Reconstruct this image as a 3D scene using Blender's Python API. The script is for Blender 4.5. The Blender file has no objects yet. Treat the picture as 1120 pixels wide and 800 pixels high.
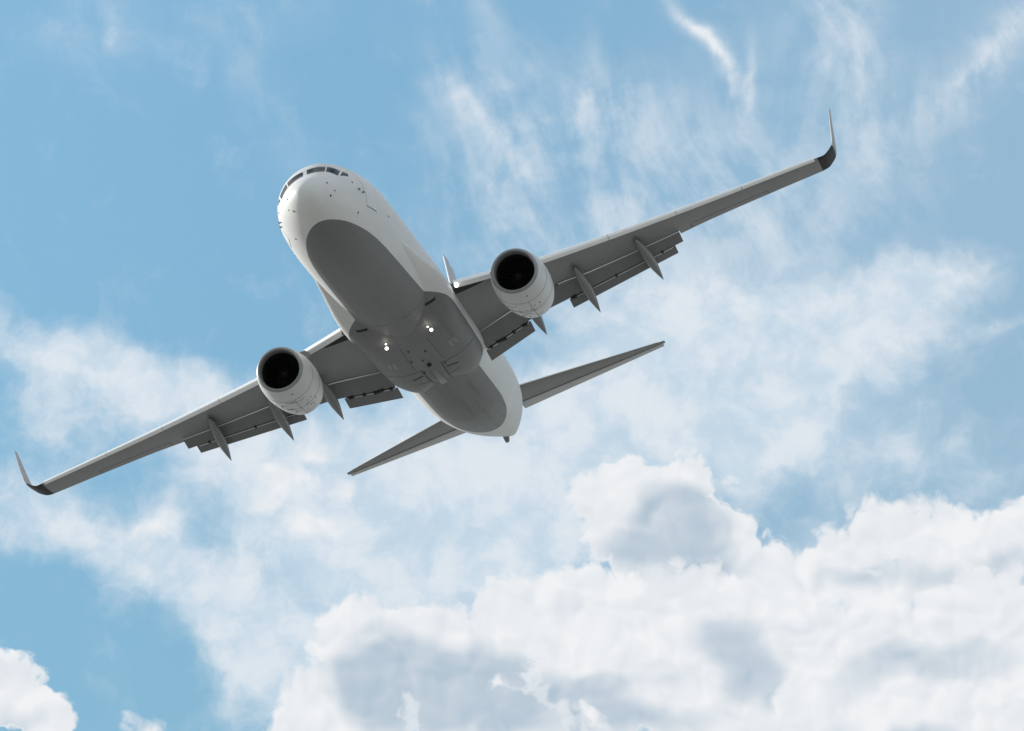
import bpy, bmesh, math, random
import numpy as np
from mathutils import Vector, Matrix
from mathutils.bvhtree import BVHTree

random.seed(7)
rad = math.radians
scene = bpy.context.scene
COL = scene.collection

# ------------------------------------------------------------------ camera
PITCH = rad(24.0)
cam_data = bpy.data.cameras.new("camera")
cam_data.sensor_width = 36.0
cam_data.lens = 36.0 * 5000.0 / 1120.0
cam_data.clip_start = 0.5
cam_data.clip_end = 90000.0
cam = bpy.data.objects.new("camera", cam_data)
cam.location = (0, 0, 1.7)
cam.rotation_euler = (math.pi / 2 + PITCH, 0, 0)
COL.objects.link(cam)
scene.camera = cam

# ------------------------------------------------------------------ light and exposure
SUN_ELEV = 18.5          # degrees above the horizon
SUN_AZ = -58.6           # degrees clockwise from +Y (the way the camera looks)
SUN_STRENGTH = 5.0
SKY_STRENGTH = 0.12
SKY_TINT = (1.13, 1.37, 1.22)          # the clear sky of the photograph is a little more cyan
CLOUD_WHITE = (0.875, 0.89, 0.91)
CLOUD_GREY = (0.455, 0.56, 0.66)
VEIL_HIGH = (0.78, 0.83, 0.88)
VEIL_LOW = (0.62, 0.73, 0.83)
scene.view_settings.view_transform = 'Standard'
scene.view_settings.look = 'None'
scene.view_settings.gamma = 1.0
scene.view_settings.exposure = 0.0
scene.view_settings.use_curve_mapping = False
scene.render.engine = 'CYCLES'
scene.cycles.use_denoising = True
scene.cycles.max_bounces = 6
scene.cycles.use_adaptive_sampling = True
scene.cycles.adaptive_threshold = 0.011
scene.cycles.adaptive_min_samples = 8

e, a = rad(SUN_ELEV), rad(SUN_AZ)
SUN_DIR = Vector((math.sin(a) * math.cos(e), math.cos(a) * math.cos(e), math.sin(e)))
sun_data = bpy.data.lights.new("sun", 'SUN')
sun_data.energy = SUN_STRENGTH
sun_data.angle = rad(0.53)
sun_data.color = (1.0, 0.97, 0.92)
sun = bpy.data.objects.new("sun", sun_data)
sun.rotation_euler = (-SUN_DIR).to_track_quat('-Z', 'Y').to_euler()
COL.objects.link(sun)


# ------------------------------------------------------------------ node helper
class NT:
    def __init__(self, tree):
        self.t = tree
        self.n = tree.nodes
        self.l = tree.links

    def put(self, sock, v):
        if v is None:
            return
        if isinstance(v, bpy.types.NodeSocket):
            self.l.new(v, sock)
        else:
            if isinstance(v, (tuple, list)) and sock.type == 'RGBA' and len(v) == 3:
                v = (*v, 1.0)
            sock.default_value = v

    def m(self, op, a, b=None, c=None, clamp=False):
        nd = self.n.new('ShaderNodeMath')
        nd.operation = op
        nd.use_clamp = clamp
        for s, v in zip(nd.inputs, (a, b, c)):
            self.put(s, v)
        return nd.outputs[0]

    def v(self, op, a, b=None, scale=None):
        nd = self.n.new('ShaderNodeVectorMath')
        nd.operation = op
        self.put(nd.inputs[0], a)
        self.put(nd.inputs[1], b)
        if scale is not None:
            self.put(nd.inputs['Scale'], scale)
        return nd.outputs['Value'] if op in ('DOT_PRODUCT', 'LENGTH', 'DISTANCE') else nd.outputs['Vector']

    def noise(self, vec, scale, detail=6, rough=0.55, lac=2.1, dist=0.0, out='Fac', typ='FBM', dim='3D', w=None):
        nd = self.n.new('ShaderNodeTexNoise')
        nd.noise_dimensions = dim
        nd.noise_type = typ
        self.put(nd.inputs['Vector'], vec)
        nd.inputs['Scale'].default_value = scale
        nd.inputs['Detail'].default_value = detail
        nd.inputs['Roughness'].default_value = rough
        nd.inputs['Lacunarity'].default_value = lac
        nd.inputs['Distortion'].default_value = dist
        return nd.outputs[out]

    def ss(self, x, lo, hi, a=0.0, b=1.0):
        nd = self.n.new('ShaderNodeMapRange')
        nd.interpolation_type = 'SMOOTHSTEP'
        for s, v in zip(nd.inputs, (x, lo, hi, a, b)):
            self.put(s, v)
        return nd.outputs[0]

    def lin(self, x, lo, hi, a=0.0, b=1.0):
        nd = self.n.new('ShaderNodeMapRange')
        for s, v in zip(nd.inputs, (x, lo, hi, a, b)):
            self.put(s, v)
        return nd.outputs[0]

    def mix(self, f, a, b, blend='MIX'):
        nd = self.n.new('ShaderNodeMix')
        nd.data_type = 'RGBA'
        nd.blend_type = blend
        self.put(nd.inputs[0], f)
        self.put(nd.inputs[6], a)
        self.put(nd.inputs[7], b)
        return nd.outputs[2]

    def sep(self, v):
        nd = self.n.new('ShaderNodeSeparateXYZ')
        self.put(nd.inputs[0], v)
        return nd.outputs

    def comb(self, x, y, z=0.0):
        nd = self.n.new('ShaderNodeCombineXYZ')
        for s, v in zip(nd.inputs, (x, y, z)):
            self.put(s, v)
        return nd.outputs[0]

    def rgb(self, c):
        nd = self.n.new('ShaderNodeRGB')
        nd.outputs[0].default_value = (*c, 1.0)
        return nd.outputs[0]

    def texco(self, name):
        nd = self.n.new('ShaderNodeTexCoord')
        return nd.outputs[name]


# ------------------------------------------------------------------ the sky (world)
#SKYBLOCK
# Sky directions are kept in degrees: u = azimuth (scaled at 24 degrees up), v = elevation above 24 degrees.
# Each entry: centre u, v, half sizes, tilt, amount.
CIRRUS = [(0.0, 2.634, 0.688, 1.49, 20, 0.55), (0.94, 3.201, 0.573, 1.261, 75, 0.5), (0.349, 1.947, 1.375, 1.031, 0, 0.55),
    (1.509, 1.709, 1.261, 1.261, 0, 0.55), (0.461, 0.801, 1.031, 0.688, 0, 0.35), (1.643, 3.08, 0.688, 0.573, 0, 0.3),
    (-0.588, 3.318, 0.688, 0.252, -50, 0.55), (0.0, 2.748, 0.859, 0.286, -50, 0.55), (0.348, 1.603, 0.688, 0.458, -40, 0.5),
    (0.941, 3.316, 0.688, 0.229, 85, 0.5), (2.484, 4.091, 0.63, 0.126, -48, 0.95), (2.805, 3.628, 0.344, 0.092, -75, 0.8),
    (3.107, 3.506, 0.458, 0.103, 90, 0.55), (2.985, 2.825, 0.802, 0.344, 90, 0.35), (4.194, 4.042, 0.458, 1.031, 12, 0.75),
    (4.693, 3.226, 0.573, 1.375, 15, 0.55), (3.744, 2.803, 1.031, 1.375, 0, 0.35), (4.654, 2.201, 0.688, 0.688, 0, 0.35),
    (6.178, 3.782, 0.859, 0.229, 42, 0.95), (5.688, 3.295, 0.688, 0.344, 35, 0.6), (6.49, 4.162, 0.458, 0.286, 30, 0.5),
    (-5.194, 4.058, 0.573, 0.458, -40, 0.5), (-5.168, 4.002, 0.115, 0.16, 0, 0.55), (-5.777, 3.973, 0.802, 0.344, 0, 0.25),
    (-3.481, 3.838, 0.229, 0.802, 15, 0.38), (-2.93, 2.94, 0.252, 0.802, 25, 0.3), (-3.789, 4.283, 0.688, 0.286, 0, 0.2),
    (-3.083, 4.418, 1.031, 0.344, 0, 0.2), (-0.297, 4.403, 0.138, 0.344, 20, 0.35), (-1.174, 3.085, 0.458, 0.115, -45, 0.25),
    (-0.699, 2.117, 0.688, 0.138, -25, 0.3), (0.232, 1.546, 0.458, 0.138, -15, 0.3), (2.558, 1.92, 1.375, 0.802, 20, 0.5),
    (3.36, 1.558, 1.031, 0.688, 0, 0.45)]
VEIL = [(1.003, -3.665, 2.292, 0.802, 0, 0.95), (3.782, -3.711, 2.292, 0.917, 0, 0.95), (5.785, -3.435, 1.375, 0.917, 0, 0.85),
    (-1.22, -4.237, 1.375, 0.516, 0, 0.7), (-5.941, 0.034, 1.261, 0.344, -8, 0.75), (-4.797, -0.147, 1.261, 0.413, -15, 0.72),
    (-3.875, -0.516, 0.917, 0.481, -20, 0.62), (-5.682, -0.696, 1.261, 0.458, 0, 0.3), (-4.653, -0.998, 1.375, 0.573, 0, 0.42),
    (-5.983, -1.508, 0.917, 0.458, 0, 0.35), (-2.413, 0.435, 0.401, 0.286, 0, 0.35), (-2.945, -1.407, 0.802, 0.573, -20, 0.9),
    (-2.384, -1.167, 0.573, 0.458, 0, 0.75), (-2.594, -1.972, 1.031, 0.458, 0, 0.8), (-3.403, -1.189, 0.688, 0.458, 0, 0.6),
    (-1.576, -2.3, 0.917, 0.516, 0, 0.55), (-4.442, -2.19, 0.298, 0.39, 20, 0.85), (-4.28, -2.014, 0.183, 0.229, 0, 0.5),
    (-5.278, -2.277, 1.146, 0.367, -18, 0.7), (-5.845, -2.072, 0.688, 0.321, -10, 0.45), (-4.031, -2.805, 1.261, 0.481, -35, 0.8),
    (-3.01, -3.465, 1.031, 0.596, -40, 0.85), (-2.556, -3.912, 0.688, 0.688, 0, 0.7), (-2.129, -2.878, 1.261, 0.802, -20, 0.55),
    (-1.474, -1.383, 1.49, 0.917, 0, 0.75), (-0.452, -1.948, 1.261, 0.802, 0, 0.85), (0.0, -1.146, 1.031, 0.688, 0, 0.7),
    (-0.9, -2.408, 1.261, 0.573, 0, 0.7), (0.68, -1.377, 0.917, 0.688, 0, 0.5), (1.138, -0.922, 1.261, 0.688, 0, 0.6),
    (0.45, -2.291, 0.688, 0.573, 0, 0.5), (-0.342, -0.573, 1.261, 0.573, 0, 0.45), (-1.255, -0.579, 0.688, 0.458, 0, 0.45),
    (2.054, -0.475, 1.261, 0.688, 10, 0.75), (3.193, -0.497, 1.146, 0.63, 20, 0.7), (3.896, 0.17, 1.031, 0.573, 35, 0.75),
    (4.596, 0.604, 1.031, 0.458, 15, 0.85), (5.412, 0.971, 0.688, 0.298, 5, 0.85), (3.569, 0.751, 0.688, 0.573, 60, 0.7),
    (2.755, 0.314, 0.802, 0.688, 45, 0.75), (1.604, -0.01, 0.802, 0.573, 0, 0.55), (4.088, -0.98, 1.261, 0.63, 0, 0.5),
    (4.913, -0.094, 0.688, 0.458, 20, 0.45), (2.945, -1.407, 1.031, 0.458, 0, 0.5), (3.808, -2.799, 1.031, 0.573, 0, 0.8),
    (1.612, 0.677, 0.688, 0.688, 0, 0.5), (2.307, 0.895, 0.802, 0.573, 0, 0.45), (4.982, -1.239, 1.375, 0.458, 0, 0.45),
    (6.095, -1.513, 0.688, 0.344, 0, 0.4), (6.187, 0.422, 0.458, 0.115, 5, 0.4), (0.804, 0.227, 0.573, 0.573, 0, 0.45)]
WISP = [(2.228, 4.324, 0.252, 0.092, -50, 0.42), (2.461, 4.115, 0.298, 0.069, -42, 0.55), (2.716, 3.881, 0.229, 0.069, -50, 0.55),
    (2.851, 3.581, 0.298, 0.069, -80, 0.4), (3.121, 3.563, 0.39, 0.069, 92, 0.38), (3.076, 3.165, 0.298, 0.103, 85, 0.25),
    (-5.168, 4.002, 0.08, 0.138, 10, 0.45), (6.057, 3.709, 0.573, 0.103, 40, 0.4), (4.158, 4.043, 0.183, 0.573, 12, 0.25),
    (-0.648, 3.432, 0.458, 0.092, -45, 0.25), (0.175, 2.462, 0.688, 0.103, -52, 0.28), (0.942, 3.487, 0.103, 0.39, -5, 0.28)]
BANKS = [
    ([(-2.831, -1.427, 0.596, 0.39, 0, 1), (-2.384, -1.144, 0.413, 0.275, 0, 1), (-3.107, -1.731, 0.458, 0.298, 0, 1), (-2.594, -1.995, 0.619, 0.298, 0, 1), (-2.093, -1.62, 0.344, 0.252, 0, 0.8)],
     [(-2.596, -1.857, 0.458, 0.16, 0, 0.3)], 0.42),
    ([(-4.367, -2.108, 0.275, 0.252, 0, 1), (-4.515, -2.364, 0.252, 0.16, 0, 1), (-4.226, -1.955, 0.138, 0.138, 0, 1)],
     [(-4.379, -2.417, 0.229, 0.069, 0, 0.3)], 0.36),
    ([(1.714, -2.015, 0.985, 0.848, 0, 1.0), (1.979, -1.641, 0.665, 0.481, 0, 0.9), (2.17, -1.759, 0.573, 0.573, 0, 0.9), (2.366, -2.139, 0.504, 0.573, 0, 0.9), (1.22, -1.861, 0.55, 0.596, 0, 0.9), (1.472, -1.52, 0.573, 0.39, 0, 0.9), (2.53, -2.371, 0.688, 0.642, 0, 0.9), (3.026, -2.78, 0.802, 0.573, 0, 0.9), (1.961, -2.876, 0.802, 0.458, 0, 1)],
     [(2.219, -2.171, 0.573, 0.573, 0, 1.0), (2.089, -1.826, 0.458, 0.286, 0, 0.4), (1.462, -2.39, 0.516, 0.401, 0, 0.6), (2.69, -2.774, 0.458, 0.286, 0, 0.3)], 0.13),
    ([(3.644, -2.658, 0.63, 0.435, 0, 0.75), (4.158, -2.33, 0.665, 0.367, 20, 0.85), (4.78, -2.145, 0.779, 0.481, 0, 0.9), (5.342, -2.074, 0.55, 0.435, 0, 0.9), (5.946, -2.327, 0.688, 0.504, 0, 0.9), (6.461, -2.042, 0.527, 0.481, 0, 0.9), (5.485, -2.684, 1.146, 0.527, 0, 0.9), (4.477, -2.819, 0.917, 0.413, 0, 0.7), (4.208, -2.491, 0.573, 0.344, 0, 0.8)],
     [(5.261, -2.709, 0.802, 0.275, 0, 0.5), (4.145, -2.718, 0.516, 0.206, 0, 0.45), (6.039, -2.706, 0.458, 0.206, 0, 0.35)], 0.2),
    ([(0.952, -2.923, 0.642, 0.573, 0, 1), (0.447, -3.32, 1.146, 0.859, 0, 1), (0.0, -2.954, 0.642, 0.367, 0, 0.8), (1.565, -3.214, 1.031, 0.688, 0, 1), (2.406, -2.997, 0.665, 0.573, 0, 1), (3.071, -3.238, 0.688, 0.573, 0, 1), (2.223, -3.907, 1.375, 1.031, 0, 1), (3.434, -4.271, 0.802, 0.802, 0, 1), (3.622, -3.479, 0.688, 0.573, 0, 1), (0.666, -4.234, 0.917, 0.688, 0, 1), (0.0, -3.89, 0.688, 0.573, 0, 1)],
     [(0.444, -4.256, 0.63, 0.344, 0, 0.85), (2.567, -3.365, 0.435, 0.321, 0, 0.8), (3.088, -3.922, 0.481, 0.39, 0, 0.85), (1.001, -3.916, 0.573, 0.206, 0, 0.45), (1.439, -4.467, 1.031, 0.275, 0, 0.7), (0.446, -3.434, 0.458, 0.206, 0, 0.3), (2.0, -3.961, 0.344, 0.183, 0, 0.35)], 0.18),
    ([(4.724, -3.681, 1.146, 0.688, 0, 1), (5.78, -3.549, 1.261, 0.871, 0, 1), (4.095, -4.345, 0.871, 0.756, 0, 1), (5.517, -4.56, 1.375, 0.802, 0, 1), (6.298, -4.251, 0.688, 1.031, 0, 1)],
     [(4.72, -3.795, 0.859, 0.275, 8, 0.6), (5.763, -3.945, 0.688, 0.286, 0, 0.4), (3.927, -4.397, 0.344, 0.458, 0, 0.3)], 0.2),
    ([(4.855, -4.651, 1.031, 0.55, 10, 1), (5.741, -4.455, 0.688, 0.458, 0, 1), (6.282, -4.59, 0.573, 0.688, 0, 1)],
     [(4.962, -4.723, 0.688, 0.286, 0, 0.7)], 0.22),
    ([(-0.891, -3.687, 1.238, 0.756, 0, 1), (-1.762, -3.467, 0.71, 0.573, 0, 1), (-2.123, -3.244, 0.413, 0.344, 0, 0.8), (-1.34, -3.303, 0.55, 0.367, 0, 0.8), (-1.995, -4.302, 1.008, 0.688, 0, 1), (-2.6, -4.482, 0.55, 0.458, 0, 0.9), (-0.221, -4.46, 1.203, 0.596, 0, 1), (-0.279, -3.434, 0.642, 0.458, 0, 0.9)],
     [(-0.779, -3.835, 1.089, 0.413, 0, 1.0), (-1.614, -3.762, 0.481, 0.413, 0, 0.9), (-0.166, -4.289, 0.917, 0.458, 0, 0.8), (-1.218, -4.465, 0.688, 0.344, 0, 0.5)], 0.2),
    ([(-6.1, -4.265, 0.642, 0.527, 0, 1.0), (-5.68, -4.589, 0.504, 0.413, 0, 0.9), (-6.156, -4.018, 0.321, 0.298, 0, 0.8)],
     [(-6.118, -4.583, 0.458, 0.229, 0, 0.5)], 0.14),
    ([(-4.362, -4.58, 0.298, 0.183, 0, 0.35)],
     [(-4.342, -5.203, 0.057, 0.057, 0, 0.1)], 0.3)]
world = bpy.data.worlds.new("World")
scene.world = world
world.use_nodes = True
wt = NT(world.node_tree)
wt.n.clear()
out = wt.n.new('ShaderNodeOutputWorld')
bg = wt.n.new('ShaderNodeBackground')
bg.inputs['Strength'].default_value = SKY_STRENGTH
sky = wt.n.new('ShaderNodeTexSky')
sky.sky_type = 'NISHITA'
sky.sun_disc = False
sky.sun_elevation = e
sky.sun_rotation = a
sky.air_density = 1.0
sky.dust_density = 0.1
sky.ozone_density = 1.6
blue = wt.v('MULTIPLY', sky.outputs[0], SKY_TINT)

dv = wt.v('NORMALIZE', wt.texco('Generated'))
dx, dy, dz = wt.sep(dv)
K = 180 / math.pi
u = wt.m('MULTIPLY', wt.m('ARCTAN2', dx, dy), K * math.cos(rad(24)))
v = wt.m('SUBTRACT', wt.m('MULTIPLY', wt.m('ARCSINE', dz), K), 24.0)
P0 = wt.comb(u, v)
lift = wt.lin(v, -5.0, 5.0, 0.95, 1.27)      # the clear sky stays as pale higher up
blue = wt.v('MULTIPLY', blue, wt.comb(lift, lift, lift))


def warp(p, scale, amount, detail=3, seed=(0, 0, 0)):
    n = wt.noise(wt.v('ADD', p, seed), scale, detail, 0.55, out='Color', dim='2D')
    return wt.v('ADD', p, wt.v('SCALE', wt.v('SUBTRACT', n, (.5, .5, .5)), scale=amount))


def as_group(name, p, fill):
    """small node group with a vector in and a value out (keeps the world's own tree short)"""
    gt = bpy.data.node_groups.new(name, 'ShaderNodeTree')
    gt.interface.new_socket('Vector', in_out='INPUT', socket_type='NodeSocketVector')
    gt.interface.new_socket('Value', in_out='OUTPUT', socket_type='NodeSocketFloat')
    k = NT(gt)
    gi, go = k.n.new('NodeGroupInput'), k.n.new('NodeGroupOutput')
    k.put(go.inputs[0], fill(k, gi.outputs[0]))
    nd = wt.n.new('ShaderNodeGroup')
    nd.node_tree = gt
    wt.put(nd.inputs[0], p)
    return nd.outputs[0]


def patches(p, table):
    """sum of soft patches"""
    def fill(k, pin):
        acc = None
        for cu, cv, ru, rv, rot, w in table:
            q = k.v('SUBTRACT', pin, (cu, cv, 0))
            c, s = math.cos(rad(rot)), math.sin(rad(rot))
            qa = k.v('DOT_PRODUCT', q, (c / ru, s / ru, 0))
            qb = k.v('DOT_PRODUCT', q, (-s / rv, c / rv, 0))
            d2 = k.m('MULTIPLY_ADD', qb, qb, k.m('MULTIPLY', qa, qa))
            g_ = k.m('MULTIPLY', k.m('EXPONENT', k.m('MULTIPLY', d2, -0.9)), w)
            acc = g_ if acc is None else k.m('ADD', acc, g_)
        return acc
    return as_group('cloud_patches', p, fill)


def heap(p, table, soft=0.12):
    """smooth union of rounded lobes, positive inside"""
    def fill(k, pin):
        acc = None
        for cu, cv, ru, rv, rot, w in table:
            q = k.v('MULTIPLY', k.v('SUBTRACT', pin, (cu, cv, 0)), (1 / ru, 1 / rv, 0))
            h = k.m('MULTIPLY', k.m('SUBTRACT', 1.0, k.v('LENGTH', q)), min(ru, rv))
            acc = h if acc is None else k.m('SMOOTH_MAX', acc, h, soft)
        return acc
    return as_group('cloud_heap', p, fill)


# --- high thin cloud in streaks
pw2 = warp(P0, 0.28, 1.3, 1)
ang = rad(114)
ca, sa = math.cos(ang), math.sin(ang)
along = wt.v('DOT_PRODUCT', pw2, (ca, sa, 0))
across = wt.v('DOT_PRODUCT', pw2, (-sa, ca, 0))
st = wt.comb(wt.m('MULTIPLY', along, 0.33), across)
t_str = wt.noise(st, 2.3, 7, 0.58, dim='2D')
w_a = warp(P0, 0.9, 0.6, 3, (3, 9, 0))
w_s = warp(P0, 0.9, 0.7, 2, (6, 6, 0))
t_puf = wt.noise(w_a, 1.1, 7, 0.58, dim='2D')
m_cir = patches(w_a, CIRRUS)
tx = wt.m('ADD', wt.m('MULTIPLY', t_str, .46), wt.m('MULTIPLY', t_puf, .54))
a_cir = wt.m('MULTIPLY', wt.m('MINIMUM', m_cir, 1.15), wt.ss(tx, 0.33, 0.70, 0.08, 1.0))
a_cir = wt.m('MULTIPLY', a_cir, 0.60, clamp=True)

a_wsp = wt.m('MULTIPLY', patches(wt.v('ADD', P0, wt.v('SCALE', wt.v('SUBTRACT', w_a, P0), scale=0.4)), WISP), wt.ss(t_puf, .25, .65, .35, 1.0))
a_cir = wt.m('ADD', a_cir, a_wsp, clamp=True)

# --- the lower veil, softer and puffier
m_veil = patches(w_a, VEIL)
t_puf2 = wt.noise(wt.v('ADD', w_a, (13, 4, 0)), 1.3, 7, 0.58, dim='2D')
a_veil = wt.ss(wt.m('ADD', wt.m('MINIMUM', m_veil, 1.25), wt.m('MULTIPLY', wt.m('SUBTRACT', t_puf2, .5), 1.3)), 0.02, 1.35)
a_veil = wt.m('MULTIPLY', a_veil, 0.92)

# --- heaped cloud, banks from the farthest to the nearest
pp = warp(P0, 1.2, 0.5, 3, (2, 8, 0))


def puff(p, scale):
    nd = wt.n.new('ShaderNodeTexVoronoi')
    nd.voronoi_dimensions = '2D'
    nd.feature = 'F1'
    wt.put(nd.inputs['Vector'], p)
    nd.inputs['Scale'].default_value = scale
    d = nd.outputs['Distance']
    return wt.m('SUBTRACT', 0.36, wt.m('MULTIPLY', d, d))


def billow(p, fine=True):
    """rounded puffs at three sizes, broken up by a little turbulence"""
    n1 = wt.noise(p, 1.5, 7 if fine else 2, 0.58 if fine else 0.5, dim='2D')
    b = wt.m('MULTIPLY', wt.m('SUBTRACT', n1, .5), 0.62)
    b = wt.m('ADD', b, wt.m('MULTIPLY', wt.m('SUBTRACT', puff(p, 1.5), .18), 0.30))
    b = wt.m('ADD', b, wt.m('MULTIPLY', wt.m('SUBTRACT', puff(p, 3.6), .18), 0.17))
    if fine:
        b = wt.m('ADD', b, wt.m('MULTIPLY', wt.m('SUBTRACT', puff(p, 8.5), .18), 0.09))
    return b


B0 = billow(pp)
ps = warp(P0, 1.2, 0.5, 2, (2, 8, 0))
relief = wt.m('SUBTRACT', billow(ps, False), billow(wt.v('ADD', ps, (-0.09, 0.12, 0)), False))   # > 0 where a puff faces the light
W_ = tuple(c / SKY_STRENGTH for c in CLOUD_WHITE)
G_ = tuple(c / SKY_STRENGTH for c in CLOUD_GREY)


def bank(col, lobes, thick, edge, gap=0.0):
    h = heap(pp, lobes, 0.10)
    H = wt.m('ADD', wt.m('ADD', h, B0), wt.ss(h, 0.05, 0.35, 0.0, 0.16))
    alpha = wt.ss(H, gap, gap + edge)
    g = wt.ss(patches(w_s, thick), 0.05, 0.85)
    lit = wt.m('SUBTRACT', 1.0, wt.m('MULTIPLY', g, 0.86))
    lit = wt.m('ADD', lit, wt.m('MULTIPLY', relief, 0.95))
    lit = wt.m('MINIMUM', lit, wt.m('ADD', 0.88, wt.m('MULTIPLY', relief, 0.95)))
    lit = wt.m('MAXIMUM', lit, wt.ss(H, 0.30, 0.06, 0.0, 0.92), clamp=True)   # thin rims let the light through
    return wt.mix(alpha, col, wt.mix(lit, G_, W_))


c_veil = wt.mix(wt.ss(t_puf2, .35, .7), tuple(c / SKY_STRENGTH for c in VEIL_LOW), tuple(c / SKY_STRENGTH for c in VEIL_HIGH))

# the rest of the sky, outside the part the camera looks at, is unseen white cloud, added to brighten and whiten the fill light
away = wt.ss(wt.v('LENGTH', wt.v('MULTIPLY', P0, (1 / 10.0, 1 / 8.0, 0))), 0.95, 2.2)
broken = wt.m('MULTIPLY', wt.m('MULTIPLY', away, wt.ss(wt.noise(dv, 3.0, 4, 0.55), .38, .56)), 0.9)
haze_r = wt.m('MULTIPLY', wt.ss(wt.m('SUBTRACT', u, wt.m('MULTIPLY', v, .4)), -4.0, 7.0), 0.26)
blue = wt.mix(haze_r, blue, tuple(c / SKY_STRENGTH for c in VEIL_LOW))
blue = wt.mix(broken, blue, tuple(c / SKY_STRENGTH for c in CLOUD_WHITE))
col = wt.mix(a_cir, blue, tuple(c / SKY_STRENGTH for c in VEIL_HIGH))
col = wt.mix(a_veil, col, c_veil)
for lobes, thick, edge in BANKS:
    col = bank(col, lobes, thick, edge)
wt.l.new(col, bg.inputs[0])
wt.l.new(bg.outputs[0], out.inputs[0])
world.cycles.sampling_method = 'MANUAL'
world.cycles.sample_map_resolution = 512
#ENDSKY

# ------------------------------------------------------------------ materials
def material(name, build):
    m = bpy.data.materials.new(name)
    m.use_nodes = True
    t = NT(m.node_tree)
    t.n.clear()
    o = t.n.new('ShaderNodeOutputMaterial')
    b = t.n.new('ShaderNodeBsdfPrincipled')
    t.l.new(b.outputs[0], o.inputs[0])
    build(t, b)
    return m


def grime(t, base, amount, scale=1.3, stretch=(0.25, 1.0, 1.0)):
    """Paint that has seen weather: faint streaks along the airflow and fine mottling."""
    co = t.texco('Object')
    s = t.v('MULTIPLY', co, stretch)
    n1 = t.noise(s, scale, 6, 0.6)
    n2 = t.noise(co, scale * 9, 4, 0.6)
    f = t.m('ADD', t.m('MULTIPLY', t.m('SUBTRACT', n1, 0.5), 1.5), t.m('MULTIPLY', t.m('SUBTRACT', n2, 0.5), 0.6))
    k = t.m('ADD', 1.0, t.m('MULTIPLY', f, amount))
    return t.v('MULTIPLY', base, t.comb(k, k, k))


def seams(t, x, spacing, width):
    fr = t.m('FRACT', t.m('DIVIDE', x, spacing))
    d = t.m('MULTIPLY', t.m('ABSOLUTE', t.m('SUBTRACT', fr, 0.5)), spacing)
    return t.m('LESS_THAN', d, width)


def plain(col, rough, metal=0.0, amount=0.12, scale=1.3, coat=0.0, spec=0.5):
    def f(t, b):
        c = grime(t, t.rgb(col), amount, scale)
        t.put(b.inputs['Base Color'], c)
        b.inputs['Roughness'].default_value = rough
        b.inputs['Metallic'].default_value = metal
        b.inputs['Coat Weight'].default_value = coat
        b.inputs['Coat Roughness'].default_value = 0.08
        b.inputs['Specular IOR Level'].default_value = spec
    return f


WHITE = (0.64, 0.63, 0.615)
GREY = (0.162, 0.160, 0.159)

# outline of the grey belly paint on the fuselage: half-width angle limit by station
PAINT = None


def fuselage_paint(t, b):
    co = t.texco('Object')
    x, y, z = t.sep(co)[0], t.sep(co)[1], t.sep(co)[2]
    # grey below a water line that is rounded off at the nose and the tail
    cr = t.n.new('ShaderNodeFloatCurve')
    cr.inputs['Factor'].default_value = 1.0
    cv = cr.mapping.curves[0]
    pts = PAINT_LINE
    for i, (px, pz) in enumerate(pts):
        u, w = px / 40.0, (pz + 3.0) / 6.0
        if i == 0:
            cv.points[0].location = (u, w)
        elif i == 1:
            cv.points[1].location = (u, w)
        else:
            cv.points.new(u, w)
    cr.mapping.update()
    t.put(cr.inputs['Value'], t.m('DIVIDE', x, 40.0))
    zl = t.m('SUBTRACT', t.m('MULTIPLY', cr.outputs[0], 6.0), 3.0)
    mask = t.ss(t.m('SUBTRACT', zl, z), -0.008, 0.008)
    base = t.mix(mask, WHITE, GREY)
    sm = t.m('MULTIPLY', seams(t, t.m('ADD', x, 0.7), 2.44, 0.007), 0.14)
    ay = t.m('ABSOLUTE', y)
    jt = t.m('MAXIMUM', seams(t, t.m('ADD', x, 0.2), 1.22, 0.005), seams(t, t.m('ADD', ay, 0.31), 0.72, 0.005))
    sm = t.m('MAXIMUM', sm, t.m('MULTIPLY', t.m('MULTIPLY', jt, mask), 0.30))
    base = t.mix(sm, base, (0.06, 0.06, 0.06))
    oil = t.noise(t.v('MULTIPLY', co, (0.10, 2.6, 0.4)), 1.6, 5, 0.6)
    oil = t.m('MULTIPLY', t.m('MULTIPLY', t.ss(oil, 0.52, 0.74), mask), t.ss(x, 9.0, 19.0, 0.08, 0.42))
    base = t.mix(oil, base, (0.05, 0.047, 0.043))
    c = grime(t, base, 0.20, 0.9)
    t.put(b.inputs['Base Color'], c)
    b.inputs['Roughness'].default_value = 0.5
    b.inputs['Specular IOR Level'].default_value = 0.22


PAINT_LINE = [(0.0, -1.45), (2.0, -1.49), (5, -1.50), (9, -1.46), (14, -1.40), (22, -1.48), (25, -1.48),
              (27, -1.41), (29, -1.29), (30.5, -1.19), (31.5, -1.12), (33, -1.12), (40, -1.12)]


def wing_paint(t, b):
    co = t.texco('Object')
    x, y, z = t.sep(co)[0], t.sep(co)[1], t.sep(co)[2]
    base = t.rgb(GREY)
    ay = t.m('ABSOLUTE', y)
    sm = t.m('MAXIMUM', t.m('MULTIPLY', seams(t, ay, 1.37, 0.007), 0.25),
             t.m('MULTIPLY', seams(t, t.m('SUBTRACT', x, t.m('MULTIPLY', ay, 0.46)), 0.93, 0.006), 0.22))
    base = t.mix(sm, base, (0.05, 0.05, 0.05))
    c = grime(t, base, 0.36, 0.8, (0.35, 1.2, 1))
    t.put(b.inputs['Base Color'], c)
    b.inputs['Roughness'].default_value = 0.42


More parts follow.
